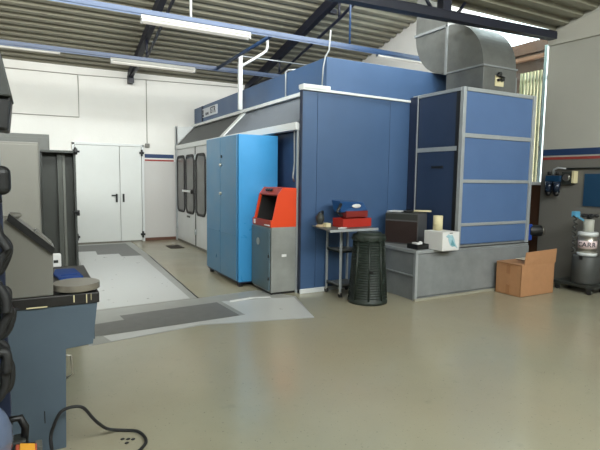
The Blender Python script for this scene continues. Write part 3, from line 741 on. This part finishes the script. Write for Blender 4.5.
build(MB().box(1.80,1.815,6.0,9.7,.0,.006).rot(math.radians(-2.2),'Z',(1.8,6,0)), 'cable_strip', M_rubber, label='thin black strip along the right edge of the long pale floor sheet', cat='strip')

# floor cable, black
def smooth(P, n=6):
    P = [Vector(p) for p in P]; out = []
    for i in range(len(P)-1):
        a, b_, c_, d_ = P[max(i-1,0)], P[i], P[i+1], P[min(i+2,len(P)-1)]
        for k in range(n):
            t_ = k/n
            out.append(.5*((2*b_)+(c_-a)*t_+(2*a-5*b_+4*c_-d_)*t_*t_+(3*b_-a-3*c_+d_)*t_**3))
    return out+[P[-1]]
b = MB().tube(smooth([(.05,2.72,.012),(.045,2.80,.07),(.042,2.88,.122),(.06,2.88,.186),(.091,2.88,.247),(.131,2.88,.267),(.182,2.88,.265),(.217,2.89,.238),(.257,2.90,.172),(.293,2.92,.118),(.338,2.96,.06),(.391,3.00,.02),(.443,2.985,.012),(.505,2.942,.012),(.531,2.864,.012),(.528,2.792,.012),(.495,2.738,.012),(.43,2.66,.012),(.38,2.5,.012)]), .009, 10)
build(b, 'floor_cable', M_rubber, label='black rubber cable looping across the floor beside the blue workbench', cat='cable')
for k, (x, y) in enumerate(((.415,2.90),(.445,2.885),(.43,2.845),(.47,2.87))):
    build(MB().sphere((x,y,.006),.008,1.6,1,.7,8,6), 'debris_crumb', M_black, label='small black crumb on the floor inside the cable curve', cat='debris', group='crumbs by the floor cable')

# ------------------------------------------------------------------ machine bench at left
M_bench = mat('bench blue grey', (76,90,102), .5, var=.08, scale=3, rvar=.08)
bn2 = thing('machine_bench', 'blue grey machine bench with black worktop at the left foreground', 'workbench', (.05,3.4,0))
build(MB().prism([(-.50,0),(.12,0),(.135,.575),(.275,.585),(.305,.825),(-.50,.825)],'Y',2.96,3.0), 'end_panel', M_bench, bn2, .003)
build(MB().box(-.50,.115,3.0,3.85,.02,.825), 'carcass', M_bench, bn2)
build(MB().box(-.50,.29,3.0,3.85,.60,.825), 'apron', M_bench, bn2)
build(MB().box(-.52,.315,2.95,3.90,.825,.885), 'worktop', mat('worn black top', (34,33,32), .45, var=.25, scale=20), bn2, .005)
build(MB().tube([(.12,2.975,.54),(.16,2.975,.53),(.165,2.975,.42),(.13,2.975,.40)], .006, 8), 'pull_handle', M_steel, bn2)
build(MB().box(.18,.186,2.945,2.951,.84,.88).box(.245,.25,2.945,2.951,.83,.88).box(.27,.272,2.945,2.951,.845,.88).box(-.05,.05,2.945,2.951,.828,.834), 'paint_drips', M_cream, bn2)
build(MB().box(.015,.02,2.957,2.961,.17,.24), 'scratch', M_black, bn2)
cs = thing('control_console', 'grey control console with sloping dark top edge on the bench', 'console', (-.1,3.2,.885))
build(MB().prism([(-.50,.885),(.082,.885),(.088,1.135),(-.105,1.315),(-.50,1.315)],'Y',2.97,3.16), 'housing', M_lgrey, cs, .006)
build(MB().hull8([(.095,2.955,1.147),(.095,3.17,1.147),(.085,3.17,1.118),(.085,2.955,1.118)],[(-.11,2.955,1.34),(-.11,3.17,1.34),(-.12,3.17,1.31),(-.12,2.955,1.31)]), 'key_panel', M_lgrey, cs)
build(MB().hull8([(.097,2.948,1.149),(.097,2.965,1.149),(.085,2.965,1.115),(.085,2.948,1.115)],[(-.112,2.948,1.343),(-.112,2.965,1.343),(-.122,2.965,1.306),(-.122,2.948,1.306)]), 'edge_trim', M_black, cs)
build(MB().hull8([(.085,3.0,1.168),(.085,3.14,1.168),(.075,3.14,1.155),(.075,3.0,1.155)],[(.01,3.0,1.245),(.01,3.14,1.245),(.0,3.14,1.235),(.0,3.0,1.235)]), 'clear_cover', M_lgrey, cs)
build(MB().sphere((-.085,3.05,1.325),.03,1,1,.6), 'lamp_button', M_lgrey, cs)
ds = thing('turntable_disc', 'round steel disc turntable sitting on the black bench top', 'turntable', (.20,3.10,.885))
build(MB().lathe([(.0,0),(.10,0),(.105,.012),(.0,.012)], (.205,3.05,.886), 40, False), 'base_ring', M_black, ds)
build(MB().lathe([(.0,.012),(.12,.012),(.124,.014),(.124,.046),(.122,.048),(.0,.048)], (.205,3.05,.886), 72, False), 'steel_plate', mat('satin disc steel', (150,145,134), .32, .6, var=.05), ds)
build(MB().prism([(.13,3.38),(.27,3.40),(.24,3.70),(.12,3.72),(.10,3.55)],'Z',.886,.90).prism([(.14,3.45),(.24,3.47),(.22,3.6),(.16,3.64)],'Z',.90,.905), 'blue_cloth', mat('blue cloth', (24,62,128), .85, var=.15, bump=.4), label='blue cloth on the bench behind the steel disc', cat='cloth', bev=.004)
wc = thing('tin_can', 'white labelled tin at the back of the bench behind the disc', 'tin', (.155,3.80,.886))
build(MB().box(.10,.165,3.858,3.898,.886,.985), 'body', M_paper, wc, .01)
build(MB().box(.115,.145,3.855,3.858,.92,.94), 'label', M_dgrey, wc)

# tall grey cabinets behind
c1 = thing('grey_locker', 'plain light grey steel locker behind the bench, nearest of the grey cabinets', 'locker', (-.27,7.25,0))
build(MB().box(-.62,.085,7.0,7.5,.0,1.94), 'body', M_lgrey, c1, .008)
build(MB().box(-.60,.075,6.985,7.0,.06,1.91), 'door', M_lgrey, c1, .006)
c2 = thing('tall_grey_locker', 'darker grey locker standing farthest back against the white wall', 'locker', (-.2,9.3,0))
build(MB().box(-.75,.268,9.0,9.5,0,2.185), 'body', M_mgrey, c2, .006)
build(MB().box(-.73,.25,8.985,9.0,.06,2.13), 'door', M_mgrey, c2, .004)
c3 = thing('open_cabinet', 'dark grey open steel cabinet beside the white double door walkway', 'cabinet', (.34,8.2,0))
build(MB().box(.12,.565,8.50,8.53,0,1.89).box(.12,.14,8.0,8.5,0,1.89).box(.545,.575,7.96,8.5,0,1.89).box(.12,.575,7.96,8.53,1.86,1.895).box(.12,.575,8.0,8.53,0,.06), 'shell', M_dgrey, c3, .003)
build(MB().box(.14,.545,8.16,8.18,.06,1.86), 'inner_leaf', mat('cabinet leaf grey', (50,53,49), .5), c3)
build(MB().box(.335,.395,8.08,8.16,.06,1.86), 'leaf_frame', mat('leaf frame grey', (62,65,60), .5), c3)
build(MB().box(.402,.436,8.09,8.16,.06,1.86), 'edge_strip', mat('strip grey', (92,94,88), .45), c3)
hd = MB().box(.50,.545,7.93,7.955,.99,1.02).cyl((.545,7.94,1.0),(.60,7.94,1.0),.02,10); build(hd, 'handle', M_black, c3)
build(MB().cyl((.585,7.95,.94),(.585,7.95,1.02),.025,10), 'lock_knob', M_black, c3)
build(MB().cyl((.575,7.95,1.84),(.575,7.95,1.93),.025,10).cyl((.56,7.95,1.885),(.63,7.95,1.885),.015,8), 'top_hinge', M_black, c3)

# ------------------------------------------------------------------ tool rack, far left foreground
rk = thing('tool_rack', 'blue grey steel tool rack post at extreme left edge of foreground', 'rack', (-.30,2.3,0))
build(MB().box(-.50,-.115,2.42,2.46,.0,1.76), 'back_plate', mat('rack blue grey', (46,54,76), .4), rk, .004)
build(MB().box(-.50,-.46,2.0,2.46,.0,1.98), 'side_plate', M_dgrey, rk, .004)
build(MB().box(-.50,-.085,2.05,2.42,.33,.345), 'bottom_shelf', M_dgrey, rk, .004)
build(MB().hull8([(-.5,2.15,1.84),(-.054,2.15,1.835),(-.054,2.40,1.835),(-.5,2.40,1.84)],[(-.5,2.15,2.45),(-.145,2.15,2.30),(-.145,2.40,2.30),(-.5,2.40,2.45)]), 'sloping_hood', M_dgrey, rk, .006)
build(MB().prism([(-.3,1.74),(-.072,1.71),(-.058,1.835),(-.3,1.84)],'Y',2.17,2.36), 'hood_lining', M_black, rk, .01)
def hook(z): build(MB().tube([(-.2,2.42,z),(-.2,2.30,z),(-.2,2.22,z+.03)], .006, 8), 'hook', M_steel, rk)
for z in (1.56,1.33,1.06,.62): hook(z)
def power_tool(x, y, z, label):
    t_ = thing('power_tool', label, 'power tool', (x,y,z), group='black tools hanging on the rack')
    build(MB().box(x-.09,x+.075,y-.06,y+.06,z-.055,z+.06), 'motor_housing', M_black, t_, .028, seg=4)
    build(MB().tube([(x-.05,y,z-.02),(x-.09,y,z-.10),(x-.10,y,z-.17)], .032, 10), 'grip', M_rubber, t_)
    build(MB().cyl((x+.01,y,z-.05),(x+.02,y,z-.09),.024,14), 'spindle', M_rubber, t_)
    build(MB().box(x-.04,x+.04,y-.072,y-.06,z+.01,z+.03), 'switch', M_steel, t_, .003)
    return t_
pt = power_tool(-.150, 2.30, 1.52, 'black rounded power tool hanging highest on the left rack')
def hose(x, y, z, R, turns, label, m=M_rubber, rr=.017):
    pts = []; rg = random.Random(int(z*100))
    for i in range(turns*9+1):
        a = 2*PI*i/9; k = i/(turns*9); q = rg.uniform(.55,1.0)
        pts.append((min(x+R*.7*math.cos(a)*q, x+R*.62), y-.06+.12*k, z+R*1.25*math.sin(a)*q))
    t_ = thing('coiled_hose', label, 'hose', (x,y,z), group='black coiled hoses on the left rack')
    P = [Vector(p) for p in pts]; out = []
    for i in range(len(P)-1):
        a, b_, c_, d_ = P[max(i-1,0)], P[i], P[i+1], P[min(i+2,len(P)-1)]
        for k in range(5):
            u_ = k/5; out.append(.5*((2*b_)+(c_-a)*u_+(2*a-5*b_+4*c_-d_)*u_*u_+(3*b_-a-3*c_+d_)*u_**3))
    build(MB().tube(out, rr, 8), 'coil', m, t_)
    build(MB().box(x-.10,x+.02,y-.02,y+.09,z-R*1.2,z+R*1.1), 'tool_head', M_black, t_, .03, seg=4)
    build(MB().cyl((x+.0,y-.10,z-.05),(x+.01,y-.10,z+.02),.013,12).cyl((x+.0,y-.10,z-.075),(x+.0,y-.10,z-.05),.009,10), 'coupling', mat('dull steel', (120,118,112), .45, .5), t_)
hose(-.145, 2.28, 1.25, .085, 4, 'black coiled hose with steel coupling, upper coil on the left rack')
hose(-.150, 2.28, 1.00, .10, 4, 'black coiled hose level with the bench top on the left rack')
hose(-.165, 2.27, .76, .10, 4, 'lowest black hose coil hanging beside the bench panel')
sp = thing('clamp', 'black loop handled clamp above yellow carton at lower left', 'clamp', (-.12,2.34,.345))
build(MB().tube([(-.13,2.34,.42),(-.13,2.34,.47),(-.115,2.34,.505),(-.08,2.34,.505),(-.062,2.34,.46),(-.068,2.34,.38)], .016, 10), 'loop', M_black, sp)
build(MB().box(-.15,-.06,2.30,2.38,.346,.42), 'jaw', M_dgrey, sp, .01)
sb = build(MB().sphere((-.205,2.20,.50),.14,.75,.7,1.1), 'plastic_bag', mat('blue grey plastic bag', (92,104,128), .25, bump=.8, bscale=14), label='blue grey plastic bag slumped at bottom left corner', cat='bag')
yb = thing('yellow_carton', 'orange yellow carton with white edges at the bottom left of the frame', 'carton', (-.06,2.19,.345))
build(MB().box(-.092,-.035,2.13,2.25,.352,.43).rot(.25,'Y',(-.06,2.2,.39)), 'box', mat('yellow carton', (226,160,50), .6), yb, .003)
build(MB().box(-.106,-.092,2.13,2.25,.352,.425).box(-.035,-.028,2.125,2.25,.352,.43).rot(.25,'Y',(-.06,2.2,.39)), 'edge_strip', mat('carton edge', (180,86,60), .6), yb, .003)
build(MB().box(-.028,.0,2.27,2.33,.345,.395), 'grey_block', M_mgrey, label='small grey block right of the yellow carton at bottom left', cat='block', bev=.004)
build(MB().box(-.085,-.0,2.05,2.42,.33,.345), 'shelf_tongue', M_dgrey, rk)

# ------------------------------------------------------------------ light
wd = bpy.data.worlds.new('World'); scn.world = wd; wd.use_nodes = True
bg = wd.node_tree.nodes['Background']; bg.inputs['Color'].default_value = (.97,.98,1,1); bg.inputs['Strength'].default_value = 3.4
def area(name, loc, rot, sx, sy, e, col=(1,1,1)):
    l = bpy.data.lights.new(name, 'AREA'); l.shape = 'RECTANGLE'; l.size = sx; l.size_y = sy; l.energy = e; l.color = col
    o = bpy.data.objects.new(name, l); COL.objects.link(o); o.location = loc; o.rotation_euler = rot; return o
# area lamps standing in for daylight through the two saw-tooth glazings, facing +Y
area('roof_light_far', (1.75, 5.04, 4.72), (math.radians(93),0,0), 10.2, 1.35, 330, (1,.98,.94))
area('roof_light_near', (1.75, YF+.05, 4.7), (math.radians(70),0,0), 10.2, 1.4, 370, (1,.98,.94))

# ------------------------------------------------------------------ camera
f_px, pitch, roll, yaw = 490., math.radians(5.546), math.radians(.781), math.radians(28.65)
cy, sy = math.cos(yaw), math.sin(yaw)
F = Vector((sy*math.cos(pitch), cy*math.cos(pitch), -math.sin(pitch)))
Rt = Vector((cy,-sy,0)); U = Rt.cross(F)
R2 = math.cos(roll)*Rt+math.sin(roll)*U; U2 = -math.sin(roll)*Rt+math.cos(roll)*U
cam = bpy.data.cameras.new('camera'); co = bpy.data.objects.new('camera', cam); COL.objects.link(co)
cam.sensor_width = 36; cam.lens = f_px/600*36; cam.clip_start = .05; cam.clip_end = 200
co.matrix_world = Matrix(((R2.x,U2.x,-F.x,0),(R2.y,U2.y,-F.y,0),(R2.z,U2.z,-F.z,1.55),(0,0,0,1)))
scn.camera = co

vs = scn.view_settings; vs.view_transform = 'Standard'; vs.look = 'None'; vs.gamma = 1; vs.exposure = 0.82; vs.use_curve_mapping = False
scn.cycles.use_denoising = True
scn.cycles.max_bounces = 8; scn.cycles.diffuse_bounces = 5
scn.cycles.sample_clamp_indirect = 6
